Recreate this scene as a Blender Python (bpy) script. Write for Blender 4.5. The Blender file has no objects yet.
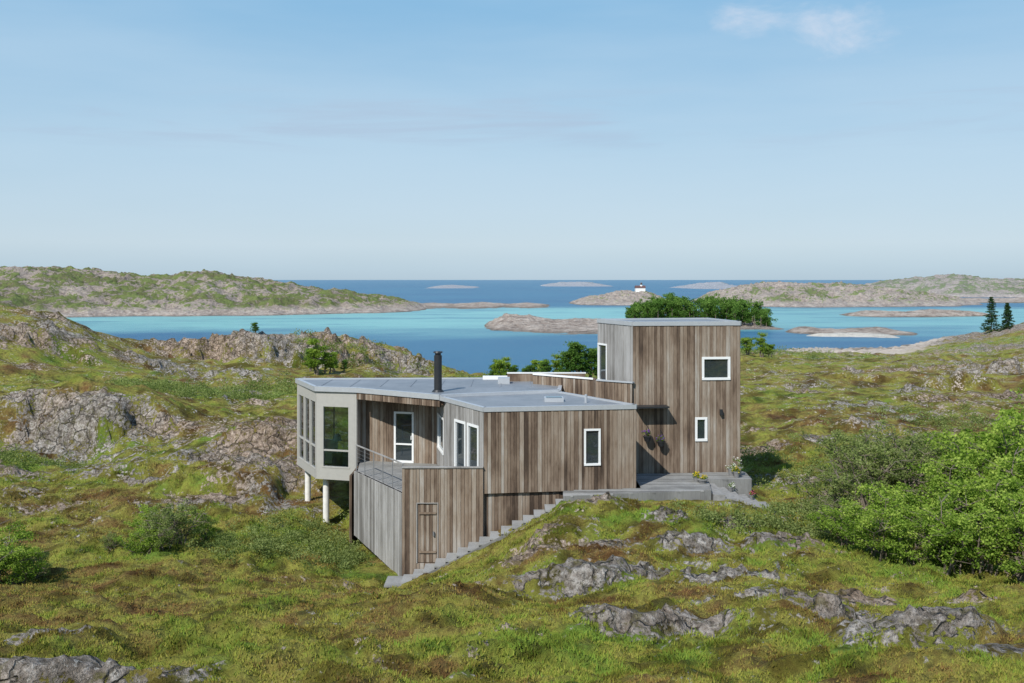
import bpy, math, random
import numpy as np
from mathutils import Vector
random.seed(7); rng=np.random.default_rng(11)
sc=bpy.context.scene
SEA=-20.0   # heights are metres relative to the survey station (the photographer's eye)
F=995.0
def S(u,v,Y):              # survey reading (bearing, inclination, distance) -> world position
    return ((u-512)/F*Y, Y, -(v-280)/F*Y)

# ------------------------------------------------------------------ helpers
def make_mesh(name,V,Fc,mats,mi=None,fattr=None,vattr=None,smooth=False,parent=None):
    me=bpy.data.meshes.new(name)
    V=np.asarray(V,dtype=np.float32); 
    if isinstance(Fc,np.ndarray):
        k=Fc.shape[1]; n=len(Fc); loops=Fc.ravel().astype(np.int32); starts=np.arange(n,dtype=np.int32)*k
    else:
        n=len(Fc); ln=np.array([len(f) for f in Fc]); loops=np.array([i for f in Fc for i in f],dtype=np.int32)
        starts=np.concatenate([[0],np.cumsum(ln)[:-1]]).astype(np.int32)
    me.vertices.add(len(V)); me.vertices.foreach_set('co',V.ravel())
    me.loops.add(len(loops)); me.loops.foreach_set('vertex_index',loops)
    me.polygons.add(n); me.polygons.foreach_set('loop_start',starts)
    if mi is not None: me.polygons.foreach_set('material_index',np.asarray(mi,dtype=np.int32))
    me.update(calc_edges=True); me.validate()
    me.polygons.foreach_set('use_smooth',np.full(len(me.polygons),bool(smooth)))
    for d,dom in ((fattr,'FACE'),(vattr,'POINT')):
        if d:
            for kk,a in d.items():
                at=me.attributes.new(kk,'FLOAT',dom); at.data.foreach_set('value',np.asarray(a,dtype=np.float32))
    for m in mats: me.materials.append(m)
    ob=bpy.data.objects.new(name,me); sc.collection.objects.link(ob)
    if parent: ob.parent=parent
    return ob
def empty(name):
    e=bpy.data.objects.new(name,None); sc.collection.objects.link(e); return e

class MB:
    def __init__(s): s.V=[];s.F=[];s.M=[];s.T=[]
    def add(s,vs,fs,m=0,t=.5):
        b=len(s.V); s.V+= [tuple(v) for v in vs]
        for f in fs: s.F.append(tuple(b+i for i in f)); s.M.append(m); s.T.append(t)
    def boxv(s,o,a,b,c,m=0,t=.5):   # origin corner and three edge vectors
        o=Vector(o);a=Vector(a);b=Vector(b);c=Vector(c)
        vs=[o,o+a,o+a+b,o+b,o+c,o+a+c,o+a+b+c,o+b+c]
        fs=[(0,3,2,1),(4,5,6,7),(0,1,5,4),(1,2,6,5),(2,3,7,6),(3,0,4,7)]
        if a.cross(b).dot(c)<0: fs=[f[::-1] for f in fs]
        s.add(vs,fs,m,t)
    def box(s,x0,x1,y0,y1,z0,z1,m=0,t=.5): s.boxv((x0,y0,z0),(x1-x0,0,0),(0,y1-y0,0),(0,0,z1-z0),m,t)
    def prism(s,poly,z0,z1,m=0,t=.5):
        n=len(poly); vs=[(p[0],p[1],z0) for p in poly]+[(p[0],p[1],z1) for p in poly]
        fs=[tuple(range(n))[::-1],tuple(range(n,2*n))]+[(i,(i+1)%n,n+(i+1)%n,n+i) for i in range(n)]
        s.add(vs,fs,m,t)
    def tube(s,p,q,r0,r1,n=7,m=0,t=.5,cap=True):
        p=Vector(p);q=Vector(q);d=(q-p).normalized()
        a=d.orthogonal().normalized();b=d.cross(a)
        vs=[p+(a*math.cos(k*6.2832/n)+b*math.sin(k*6.2832/n))*r0 for k in range(n)]+[q+(a*math.cos(k*6.2832/n)+b*math.sin(k*6.2832/n))*r1 for k in range(n)]
        fs=[(k,(k+1)%n,n+(k+1)%n,n+k) for k in range(n)]
        if cap: fs+=[tuple(range(n))[::-1],tuple(range(n,2*n))]
        s.add(vs,fs,m,t)
    def obj(s,name,mats,parent=None,smooth=False):
        return make_mesh(name,s.V,s.F,mats,s.M,{'tone':s.T},parent=parent,smooth=smooth)

# ------------------------------------------------------------------ noise
_perm=rng.permutation(512)
_g=rng.normal(size=(512,2)); _g/=np.linalg.norm(_g,axis=1)[:,None]
def perlin(x,y,seed=0):
    xi=np.floor(x).astype(int); yi=np.floor(y).astype(int); xf=x-xi; yf=y-yi
    u=xf**3*(xf*(xf*6-15)+10); v=yf**3*(yf*(yf*6-15)+10)
    def g(ix,iy,dx,dy):
        h=_perm[(_perm[(ix+seed*37)%512]+iy+seed*11)%512]; gg=_g[h]; return gg[...,0]*dx+gg[...,1]*dy
    n00=g(xi,yi,xf,yf);n10=g(xi+1,yi,xf-1,yf);n01=g(xi,yi+1,xf,yf-1);n11=g(xi+1,yi+1,xf-1,yf-1)
    return ((n00*(1-u)+n10*u)*(1-v)+(n01*(1-u)+n11*u)*v)*1.5
def fbm(x,y,o=4,seed=0,ridge=False):
    t=0;a=1;s=0
    for i in range(o):
        n=perlin(x*2**i+i*13.1,y*2**i+i*7.7,seed+i)
        if ridge: n=1-2*np.abs(n)
        t=t+n*a; s+=a; a*=.5
    return t/s
def sst(a,b,x):
    t=np.clip((x-a)/(b-a),0,1); return t*t*(3-2*t)

# ------------------------------------------------------------------ materials
def newmat(name):
    m=bpy.data.materials.new(name); m.use_nodes=True; nt=m.node_tree
    return m,nt,nt.nodes['Principled BSDF']
def N(nt,t,**k):
    n=nt.nodes.new(t)
    for a,b in k.items(): setattr(n,a,b)
    return n
def noise(nt,co,scale,detail=5,rough=.6,dist=0):
    n=N(nt,'ShaderNodeTexNoise'); n.inputs['Scale'].default_value=scale; n.inputs['Detail'].default_value=detail
    n.inputs['Roughness'].default_value=rough; n.inputs['Distortion'].default_value=dist
    nt.links.new(co,n.inputs['Vector']); return n.outputs['Fac']
def ramp(nt,fac,stops,interp='LINEAR'):
    r=N(nt,'ShaderNodeValToRGB'); r.color_ramp.interpolation=interp
    e=r.color_ramp.elements
    while len(e)<len(stops): e.new(.5)
    for i,(p,c) in enumerate(stops):
        e[i].position=p; e[i].color=(c[0],c[1],c[2],1) if hasattr(c,'__len__') else (c,c,c,1)
    nt.links.new(fac,r.inputs['Fac']); return r.outputs['Color']
def mix(nt,f,a,b,mode='MIX'):
    m=N(nt,'ShaderNodeMix',data_type='RGBA',blend_type=mode)
    for s,x in ((m.inputs[0],f),(m.inputs[6],a),(m.inputs[7],b)):
        if isinstance(x,(int,float)): s.default_value=x
        elif isinstance(x,tuple): s.default_value=(x[0],x[1],x[2],1)
        else: nt.links.new(x,s)
    return m.outputs[2]
def mth(nt,op,a,b=0,c=None):
    m=N(nt,'ShaderNodeMath',operation=op)
    for i,x in enumerate((a,b)+((c,) if c is not None else ())):
        if isinstance(x,(int,float)): m.inputs[i].default_value=x
        else: nt.links.new(x,m.inputs[i])
    return m.outputs[0]
def mapr(nt,x,a,b,c=0,d=1):
    m=N(nt,'ShaderNodeMapRange'); m.interpolation_type='SMOOTHSTEP'
    nt.links.new(x,m.inputs[0])
    for i,q in enumerate((a,b,c,d)): m.inputs[i+1].default_value=q
    return m.outputs[0]
def geoP(nt): return N(nt,'ShaderNodeNewGeometry').outputs['Position']
def vmul(nt,co,s):
    m=N(nt,'ShaderNodeMapping'); m.inputs['Scale'].default_value=s; nt.links.new(co,m.inputs['Vector']); return m.outputs['Vector']
def attr(nt,n):
    a=N(nt,'ShaderNodeAttribute',attribute_name=n); return a.outputs['Fac']
def bump(nt,bs,h,strength,dist=.05):
    b=N(nt,'ShaderNodeBump'); b.inputs['Strength'].default_value=strength; b.inputs['Distance'].default_value=dist
    nt.links.new(h,b.inputs['Height']); nt.links.new(b.outputs['Normal'],bs.inputs['Normal'])

def simple(name,col,rough=.6,metal=0,var=.12,spec=.5,sc_=6):
    m,nt,b=newmat(name); P=geoP(nt)
    n=noise(nt,P,sc_,4)
    c=ramp(nt,n,[(.3,tuple(x*(1-var) for x in col)),(.7,tuple(min(1,x*(1+var)) for x in col))])
    nt.links.new(c,b.inputs['Base Color']); b.inputs['Roughness'].default_value=rough; b.inputs['Metallic'].default_value=metal
    b.inputs['Specular IOR Level'].default_value=spec
    return m
def wood(name,stops,streak=.5):
    m,nt,b=newmat(name); P=geoP(nt)
    t=attr(nt,'tone')
    st=noise(nt,vmul(nt,P,(9,9,.9)),1.6,6,.65)
    big=noise(nt,vmul(nt,P,(1.6,1.6,.5)),.8,5,.65)
    f=mth(nt,'ADD',mth(nt,'MULTIPLY',t,.6),mth(nt,'MULTIPLY',st,.5)); f=mth(nt,'ADD',f,mth(nt,'MULTIPLY',mth(nt,'SUBTRACT',big,.53),1.25))
    c=ramp(nt,f,stops)
    g=noise(nt,vmul(nt,P,(40,40,1.5)),1.5,3)
    c=mix(nt,mapr(nt,g,.53,.76,0,.55),c,(.09,.065,.05))
    nt.links.new(c,b.inputs['Base Color']); b.inputs['Roughness'].default_value=.85; b.inputs['Specular IOR Level'].default_value=.15
    bump(nt,b,g,.4,.01)
    return m
M_wood=wood('weathered_brown_wood',[(.12,(.06,.043,.032)),(.32,(.13,.092,.066)),(.52,(.225,.17,.125)),(.74,(.295,.245,.195)),(.95,(.385,.355,.315))])
M_grey=wood('weathered_grey_wood',[(.15,(.16,.152,.14)),(.45,(.275,.265,.25)),(.8,(.39,.38,.365))])
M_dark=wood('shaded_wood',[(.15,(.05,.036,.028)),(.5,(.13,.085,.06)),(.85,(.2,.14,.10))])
M_deck=wood('deck_wood',[(.15,(.15,.15,.145)),(.5,(.23,.23,.22)),(.85,(.31,.31,.30))])
M_panel=simple('light_grey_panel',(.38,.37,.34),.5,0,.05)
M_white=simple('white_paint',(.75,.76,.75),.45,0,.03)
M_trim=simple('metal_trim',(.46,.48,.5),.4,.3,.05)
M_black=simple('black_metal',(.03,.032,.035),.45,.3)
M_rail=simple('galvanised_rail',(.22,.225,.23),.45,.3)
M_in=simple('interior_wall',(.16,.13,.1),.8)
M_col=simple('white_column_concrete',(.72,.7,.66),.7)
M_stone=simple('step_stone',(.24,.235,.225),.85,0,.25)
def roofm():
    m,nt,b=newmat('roof_membrane'); P=geoP(nt)
    n=noise(nt,P,.8,6,.7); n2=noise(nt,P,9,4)
    c=ramp(nt,n,[(.3,(.15,.165,.18)),(.7,(.25,.265,.28))]); c=mix(nt,mapr(nt,n2,.5,.8,0,.25),c,(.12,.12,.115))
    nt.links.new(c,b.inputs['Base Color']); b.inputs['Roughness'].default_value=.5
    return m
M_roof=roofm()
def glassm(name,tr):
    m,nt,b=newmat(name)
    g=N(nt,'ShaderNodeBsdfGlossy'); g.inputs['Roughness'].default_value=.015; g.inputs['Color'].default_value=(.9,.95,1,1)
    t=N(nt,'ShaderNodeBsdfTransparent'); t.inputs['Color'].default_value=(.78,.86,.84,1)
    d=N(nt,'ShaderNodeBsdfDiffuse'); d.inputs['Color'].default_value=(.03,.04,.045,1)
    fr=N(nt,'ShaderNodeFresnel'); fr.inputs['IOR'].default_value=1.6
    fac=mth(nt,'ADD',fr.outputs[0],.06)
    m1=N(nt,'ShaderNodeMixShader'); m1.inputs[0].default_value=tr
    nt.links.new(d.outputs[0],m1.inputs[1]); nt.links.new(t.outputs[0],m1.inputs[2])
    m2=N(nt,'ShaderNodeMixShader'); nt.links.new(fac,m2.inputs[0]); nt.links.new(m1.outputs[0],m2.inputs[1]); nt.links.new(g.outputs[0],m2.inputs[2])
    nt.links.new(m2.outputs[0],nt.nodes['Material Output'].inputs['Surface'])
    return m
M_glass=glassm('window_glass',.12); M_clear=glassm('clear_glass',.95)

def leafm(name,stops,trans=.35,up=0,shade=False):
    m,nt,b=newmat(name)
    t=attr(nt,'tone'); c=ramp(nt,t,stops)
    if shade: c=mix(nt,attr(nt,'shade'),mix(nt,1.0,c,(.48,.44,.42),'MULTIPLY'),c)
    d=N(nt,'ShaderNodeBsdfDiffuse'); tr=N(nt,'ShaderNodeBsdfTranslucent')
    nt.links.new(c,d.inputs['Color'])
    if up>0:   # fine plant cover: shade as a carpet of upright shoots
        g=N(nt,'ShaderNodeNewGeometry'); vm=N(nt,'ShaderNodeMix',data_type='VECTOR'); vm.inputs[0].default_value=up
        nt.links.new(g.outputs['Normal'],vm.inputs[4]); vm.inputs[5].default_value=(0,-.15,1)
        vn=N(nt,'ShaderNodeVectorMath',operation='NORMALIZE'); nt.links.new(vm.outputs[1],vn.inputs[0]); nt.links.new(vn.outputs[0],d.inputs['Normal'])
    c2=mix(nt,1.0,c,(1.3,1.4,.7),'MULTIPLY'); nt.links.new(c2,tr.inputs['Color'])
    mx=N(nt,'ShaderNodeMixShader'); mx.inputs[0].default_value=trans
    nt.links.new(d.outputs[0],mx.inputs[1]); nt.links.new(tr.outputs[0],mx.inputs[2])
    nt.links.new(mx.outputs[0],nt.nodes['Material Output'].inputs['Surface'])
    return m
M_leaf=leafm('birch_leaves',[(0,(.07,.13,.02)),(.5,(.20,.30,.045)),(1,(.38,.47,.10))],.4)
M_leaf2=leafm('willow_leaves',[(0,(.08,.12,.035)),(.5,(.18,.22,.07)),(1,(.30,.35,.13))],.35)
M_leafd=leafm('grove_leaves',[(0,(.03,.075,.014)),(.5,(.075,.155,.03)),(1,(.15,.25,.055))],.25)
M_spr=leafm('spruce_needles',[(0,(.012,.03,.012)),(.5,(.025,.055,.02)),(1,(.045,.085,.03))],.1)
VEG=[(0,(.205,.115,.045)),(.18,(.235,.16,.055)),(.34,(.27,.225,.06)),(.52,(.30,.285,.062)),(.7,(.265,.285,.052)),(.86,(.215,.265,.044)),(1,(.17,.265,.04))]
M_heath=leafm('heath_plants',VEG,.2,.6,True)
M_bark=simple('bark',(.16,.13,.1),.9)

def groundm():
    m,nt,b=newmat('heath_and_rock'); P=geoP(nt)
    rk=attr(nt,'rock'); tn=attr(nt,'tone'); shd=attr(nt,'shade')
    dn=noise(nt,P,1.1,8,.68); fine=noise(nt,P,6,6,.65); vf=noise(nt,P,24,5,.7); bg=noise(nt,P,.11,5,.6); md=noise(nt,P,.38,6,.65,.6)
    sep=N(nt,'ShaderNodeSeparateXYZ'); nt.links.new(P,sep.inputs[0])
    # vegetation: the same plant communities as the tufts
    f0=mth(nt,'ADD',tn,mth(nt,'MULTIPLY',mth(nt,'SUBTRACT',dn,.5),.9)); f0=mth(nt,'ADD',f0,mth(nt,'MULTIPLY',mth(nt,'SUBTRACT',fine,.5),.6))
    g=ramp(nt,f0,VEG)
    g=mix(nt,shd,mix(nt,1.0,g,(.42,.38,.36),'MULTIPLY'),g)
    dk=mapr(nt,noise(nt,P,1.9,7,.72,.5),.5,.64,0,.62); g=mix(nt,dk,g,(.065,.06,.024))
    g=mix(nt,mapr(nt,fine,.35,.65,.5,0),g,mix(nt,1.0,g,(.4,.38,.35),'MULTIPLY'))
    g=mix(nt,mapr(nt,vf,.5,.7,0,.5),g,mix(nt,1.0,g,(1.5,1.5,1.4),'MULTIPLY'))
    # rock
    r=ramp(nt,mth(nt,'ADD',mth(nt,'MULTIPLY',dn,.45),mth(nt,'MULTIPLY',fine,.55)),[(.39,(.085,.072,.06)),(.455,(.21,.18,.15)),(.53,(.37,.33,.29)),(.60,(.58,.54,.49))])
    nearr=mapr(nt,sep.outputs['Y'],30,75,1,0); r=mix(nt,nearr,r,mix(nt,1.0,r,(.88,.88,.88),'MULTIPLY'))
    vor=N(nt,'ShaderNodeTexVoronoi',feature='DISTANCE_TO_EDGE'); vor.inputs['Scale'].default_value=1.1
    wv=N(nt,'ShaderNodeVectorMath',operation='ADD'); nn=N(nt,'ShaderNodeTexNoise'); nn.inputs['Scale'].default_value=1.5; nn.inputs['Detail'].default_value=5; nt.links.new(P,nn.inputs['Vector'])
    nt.links.new(P,wv.inputs[0]); nt.links.new(nn.outputs['Color'],wv.inputs[1]); nt.links.new(wv.outputs[0],vor.inputs['Vector'])
    crack=mapr(nt,vor.outputs['Distance'],.0,.06,1,0); r=mix(nt,mth(nt,'MULTIPLY',crack,.65),r,(.05,.045,.03))
    spots=mapr(nt,noise(nt,P,11,6,.75),.52,.58,0,.7); r=mix(nt,spots,r,(.07,.062,.05))
    lich=mapr(nt,vf,.5,.64,0,.5); r=mix(nt,lich,r,(.085,.075,.06))
    wsp=mapr(nt,noise(nt,P,8.3,5,.7),.58,.64,0,.5); r=mix(nt,wsp,r,(.6,.59,.54))
    lg=mapr(nt,noise(nt,P,3.1,6,.7),.53,.62,0,.7); r=mix(nt,lg,r,(.13,.12,.05))
    pink=mapr(nt,bg,.42,.6,0,.7); r=mix(nt,pink,r,mix(nt,1.0,r,(1.15,.93,.76),'MULTIPLY'))
    f=mth(nt,'ADD',rk,mth(nt,'MULTIPLY',mth(nt,'SUBTRACT',dn,.5),1.7)); f=mth(nt,'ADD',f,mth(nt,'MULTIPLY',mth(nt,'SUBTRACT',fine,.5),1.7))
    f=mth(nt,'SUBTRACT',f,mth(nt,'MULTIPLY',crack,.14))
    f=mapr(nt,f,.47,.57)
    c=mix(nt,f,g,r)
    # wave-washed rock at the water line
    wz=mth(nt,'ADD',sep.outputs['Z'],mth(nt,'MULTIPLY',mth(nt,'SUBTRACT',md,.5),5))
    sh=mapr(nt,wz,SEA+2.2,SEA+4.0,1,0); sr=ramp(nt,md,[(.3,(.38,.31,.25)),(.7,(.62,.55,.47))]); c=mix(nt,sh,c,sr)
    tide=mapr(nt,sep.outputs['Z'],SEA+.15,SEA+.7,1,0); c=mix(nt,mth(nt,'MULTIPLY',tide,.7),c,(.07,.06,.045))
    nt.links.new(c,b.inputs['Base Color']); b.inputs['Roughness'].default_value=.95; b.inputs['Specular IOR Level'].default_value=.1
    h=mth(nt,'ADD',mth(nt,'MULTIPLY',dn,.6),mth(nt,'ADD',mth(nt,'MULTIPLY',fine,.25),mth(nt,'MULTIPLY',vf,.08)))
    h=mth(nt,'SUBTRACT',h,mth(nt,'MULTIPLY',mth(nt,'MULTIPLY',crack,f),.2))
    bump(nt,b,h,1.0,.5)
    return m
M_ground=groundm()
def islandm(name,haze,green=.5,sand=False):
    m,nt,b=newmat(name); P=geoP(nt)
    n=noise(nt,P,.03,8,.7); n2=noise(nt,P,.12,8,.75); n3=noise(nt,P,.4,5,.7); sep=N(nt,'ShaderNodeSeparateXYZ'); nt.links.new(P,sep.inputs[0])
    gr=ramp(nt,n2,[(.35,(.065,.07,.025)),(.45,(.14,.13,.045)),(.54,(.15,.185,.04)),(.64,(.20,.24,.06))])
    rk=ramp(nt,mth(nt,'ADD',mth(nt,'MULTIPLY',n2,.5),mth(nt,'MULTIPLY',n3,.5)),[(.36,(.16,.125,.10)),(.48,(.38,.31,.255)),(.6,(.58,.50,.425))] if not sand else [(.36,(.55,.50,.42)),(.6,(.72,.68,.6))])
    f=mth(nt,'ADD',mth(nt,'MULTIPLY',n,.4),mth(nt,'ADD',mth(nt,'MULTIPLY',n2,.35),mth(nt,'MULTIPLY',n3,.25)))
    th=.5+(.5-green)*.3
    f=mapr(nt,f,th-.015,th+.015)
    wz=mth(nt,'ADD',sep.outputs['Z'],mth(nt,'MULTIPLY',mth(nt,'SUBTRACT',n2,.5),12))
    hi=mapr(nt,wz,SEA+2.5,SEA+5.5); f=mth(nt,'MULTIPLY',f,hi)
    c=mix(nt,f,rk,gr)
    tide=mapr(nt,sep.outputs['Z'],SEA+.2,SEA+.8,1,0); c=mix(nt,mth(nt,'MULTIPLY',tide,.0 if sand else .5),c,(.08,.07,.05))
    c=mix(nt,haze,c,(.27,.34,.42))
    nt.links.new(c,b.inputs['Base Color']); b.inputs['Roughness'].default_value=.95; b.inputs['Specular IOR Level'].default_value=.05
    bump(nt,b,mth(nt,'ADD',n2,mth(nt,'MULTIPLY',n3,.4)),.9,4)
    return m

# ------------------------------------------------------------------ terrain
CP=[ # bearing, inclination, distance
(0,700,14),(256,692,14),(512,690,14),(768,690,14),(1024,686,14),
(0,645,18),(256,640,18),(512,632,18),(768,628,18),(1024,632,18),
(0,614,23),(250,606,23),(420,596,23),(600,582,24),(800,588,23),(1024,600,22),
(100,600,28),(400,600,29),(500,580,28),
(600,556,28.5),(700,556,28.5),(800,560,28),(900,572,27.5),(1010,585,26.5),
(402,580,33.4),(440,571,33.0),(480,556,32.8),(515,538,32.6),(550,520,32.6),(575,508,32.8),(600,503,33.2),(660,500,34),(700,500,34.3),
(520,560,30),(560,540,30),(600,528,30.8),(680,526,30.8),(750,528,31),
(560,492,37),(640,490,37),(700,485,38),(740,503,34.8),(778,509,36),(810,512,34),
(755,480,42),(830,500,37),(900,520,34),(1000,525,33),
(800,446,50),(900,450,50),(1000,455,50),(900,412,66),(1000,410,70),(760,402,75),(800,385,90),(1000,385,88),(860,370,115),(950,366,120),(760,358,150),
(850,358,170),(980,356,180),(860,357,230),(900,350,280),(800,350,290),(980,336,275),(1024,324,290),(1090,316,290),(940,340,300),
(820,352,330),(900,350,380),(1040,342,400),(740,352,210),(740,362,300),
(560,480,44),(560,430,60),(550,392,85),(550,378,110),(600,372,150),(640,362,200),(520,388,150),(560,385,200),(620,366,250),(560,378,260),
(470,378,118),(470,385,140),(470,390,180),(470,377,232),(500,365,300),
(0,313,90),(60,322,95),(110,344,100),(180,349,105),(250,341,110),(320,340,115),(380,347,118),(415,359,118),(440,370,116),
(0,328,130),(100,362,140),(200,372,140),(300,370,150),(400,382,150),(100,372,200),(200,375,200),(300,380,200),(400,385,200),(0,335,200),
(100,368,250),(300,370,250),(0,350,300),
(200,387,80),(100,372,80),(0,361,75),(300,380,85),(390,380,95),(450,395,80),
(200,398,70),(0,395,62),(80,392,60),(148,404,60),(80,446,56.5),(0,440,55),(165,442,55),(210,425,58),(255,416,62),(300,402,66),(380,430,60),(80,398,68),(0,392,68),
(0,482,47),(100,472,48),(200,452,50),(280,432,52),(270,470,46),(200,492,43),(290,508,41.5),(325,519,41.5),(350,560,37),(345,545,39),
(100,520,40),(0,530,38),(150,566,33),(0,585,31),(250,572,33),(330,582,33),
(-200,690,14),(-200,600,24),(-200,560,32),(-200,470,46),(-200,380,66),(-200,290,90),(-300,300,140),(-300,335,240),
(1250,690,14),(1250,590,24),(1250,530,32),(1250,460,48),(1250,400,75),(1250,360,120),(1250,330,200),(1300,315,290),(1300,342,400),
(430,520,40),(430,470,48),(640,470,46),(700,440,54)]
def warp(X,Y):
    Yp=np.maximum(Y,10.0); return np.clip(X/Yp,-.95,.95), np.log(Yp)*.42
cp=np.array(CP,float); ca=(cp[:,0]-512)/F; cb=np.log(cp[:,2])*.42; cq=-(cp[:,1]-280)/F
def phi(d2): return np.sqrt(d2+.02**2)
n=len(cp); A=np.zeros((n+3,n+3)); A[:n,:n]=phi((ca[:,None]-ca)**2+(cb[:,None]-cb)**2)-np.eye(n)*.002
Pm=np.stack([np.ones(n),ca,cb],1); A[:n,n:]=Pm; A[n:,:n]=Pm.T
sol=np.linalg.solve(A,np.concatenate([cq,[0,0,0]]))
def base_h(X,Y):
    a,b=warp(X,Y); out=sol[n]+sol[n+1]*a+sol[n+2]*b
    for i in range(n): out=out+sol[i]*phi((a-ca[i])**2+(b-cb[i])**2)
    return out*np.maximum(Y,10.0)
ROCK=[(640,618,19,1.3,.6,1.1),(560,580,24.5,1.8,.7,1),(600,578,25,2.2,.6,1),(770,607,21.5,1.4,.45,1),(835,622,19.5,1.1,.45,.9),(930,645,17.5,1.2,.55,1.1),(985,668,16,.8,.5,.9),
(75,678,15.2,1.6,.55,1.1),(60,640,18,1.1,.4,.8),(700,612,21,.9,.35,.8),(595,505,33,.9,.6,1),(668,516,31.6,.7,.5,1.1),(612,546,29.3,.9,.6,1.1),(738,520,31.6,.5,.4,1.1),(690,550,28.8,1,.5,1.1),(550,535,30.6,1.2,.5,.9),(575,520,31.5,.8,.5,.9),(780,545,29.5,.9,.5,.9),(520,552,29.5,1.,.5,.9),(640,530,30.5,.8,.4,.8),(850,600,22,1,.4,.8),(980,610,21,.9,.4,.8),(730,590,24,1.2,.4,.8),
(225,492,43,2.4,1.5,1),(190,505,42,2,1,.8),(265,470,46,1.8,1.4,.9),(250,440,50,2.5,1.3,.8),(200,455,49,1.5,1.,.7),(110,470,48,1.5,.8,.6),(262,436,52,2,.8,.8),(240,415,56,2,.8,.8),(150,480,46,1.5,1,.7),(60,500,42,1.5,.8,.7),
(80,418,58,4.4,1.8,1.2),(20,410,59,3,1.5,.8),(140,425,57.5,1.8,1.5,.9),(20,350,84,3.5,3,.9),(75,350,88,3,3,.8),(60,322,95,3,3,.5),(220,358,102,8,4,1.0),(280,352,105,6,4,1.0),(330,362,105,5,4,.7),(380,358,108,5,4,1),(150,372,90,4,3,.7),(400,372,105,3,3,.7),
(870,425,58,1.5,.7,.8),(820,440,52,1.3,.6,.8),(960,385,88,3,1.2,.8),(930,402,74,2.5,1,.7),(860,382,98,3,1.5,.7),(1000,372,105,4,2,.8),(800,395,82,2,1,.7),(900,395,82,2,1,.7),(770,450,49,1.2,.6,.9),(765,462,46,.8,.4,.9),(1000,395,80,2.5,1,.7),(940,440,54,1,.7,.6),(840,372,110,4,2,.6),(760,425,55,1,.5,.8),(850,405,70,1.5,.6,.8),(900,370,112,4,1.5,.7),
(890,348,275,28,22,1.2),(960,342,275,24,20,1.1),(830,352,275,20,18,1.1),(1000,350,200,15,8,.9),(1020,335,280,10,8,.9)]
LUSH=[(310,552,38,2.5,2.2,1),(350,570,35,1.2,1.2,1),(270,565,35,2,1.5,.7),(200,396,71,9,3,1),(280,392,75,7,3,1),(140,400,68,5,3,.7),(30,455,52,4,2.5,.9),(120,375,82,8,4,.6),(20,380,70,5,3,.7),(150,560,34,2,1.5,.6),(900,560,29,5,3,.7),(960,480,42,8,5,.6),(780,515,35,1,1,.5),(560,372,100,10,15,.8),(330,350,112,6,5,.5),(300,600,24,2.5,1.2,.5),(60,560,34,3,2,.5),(250,640,18,1.8,1,.5),(420,600,25,3,1,.5),(480,640,18,2,1.2,.45),(180,665,16,1.4,1,.5),(850,365,125,25,15,.35),(1024,345,200,30,40,.8),(760,345,200,18,40,.9),(880,440,54,5,2,.4)]
CLIFF=[(80,57.6,5.0,1.7,5),(30,58.5,3,1.0,4),(250,101,10,1.6,8),(40,84,5,1.4,6),(225,43.6,2.6,.8,3),(380,106,7,1.5,7),(262,50.5,3,.9,3),(150,47,2.5,.6,3),(330,104,5,1.0,5),(960,86.5,4,1.0,4),(870,57.5,2,.6,3),(1000,104,6,1.2,5),(860,97,5,1,4),
(560,24.1,1.8,.38,1.4),(640,18.6,1.2,.30,1.2),(930,17.1,1.2,.30,1.1),(780,21.8,1.6,.26,1.1),(75,14.9,1.6,.3,1.2),(550,30.0,1.3,.3,1.2),(680,28.7,1.3,.35,1.5),(668,31.4,.8,.25,.9),(595,32.1,.9,.25,1.0),(850,19.3,1.2,.25,1)]
def blobs(L,X,Y):
    o=0*X
    for u,v,d,rx,ry,a in L:
        cx=(u-512)/F*d; o=np.maximum(o,a*np.exp(-(((X-cx)/rx)**2+((Y-d)/ry)**2)))
    return o
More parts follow.
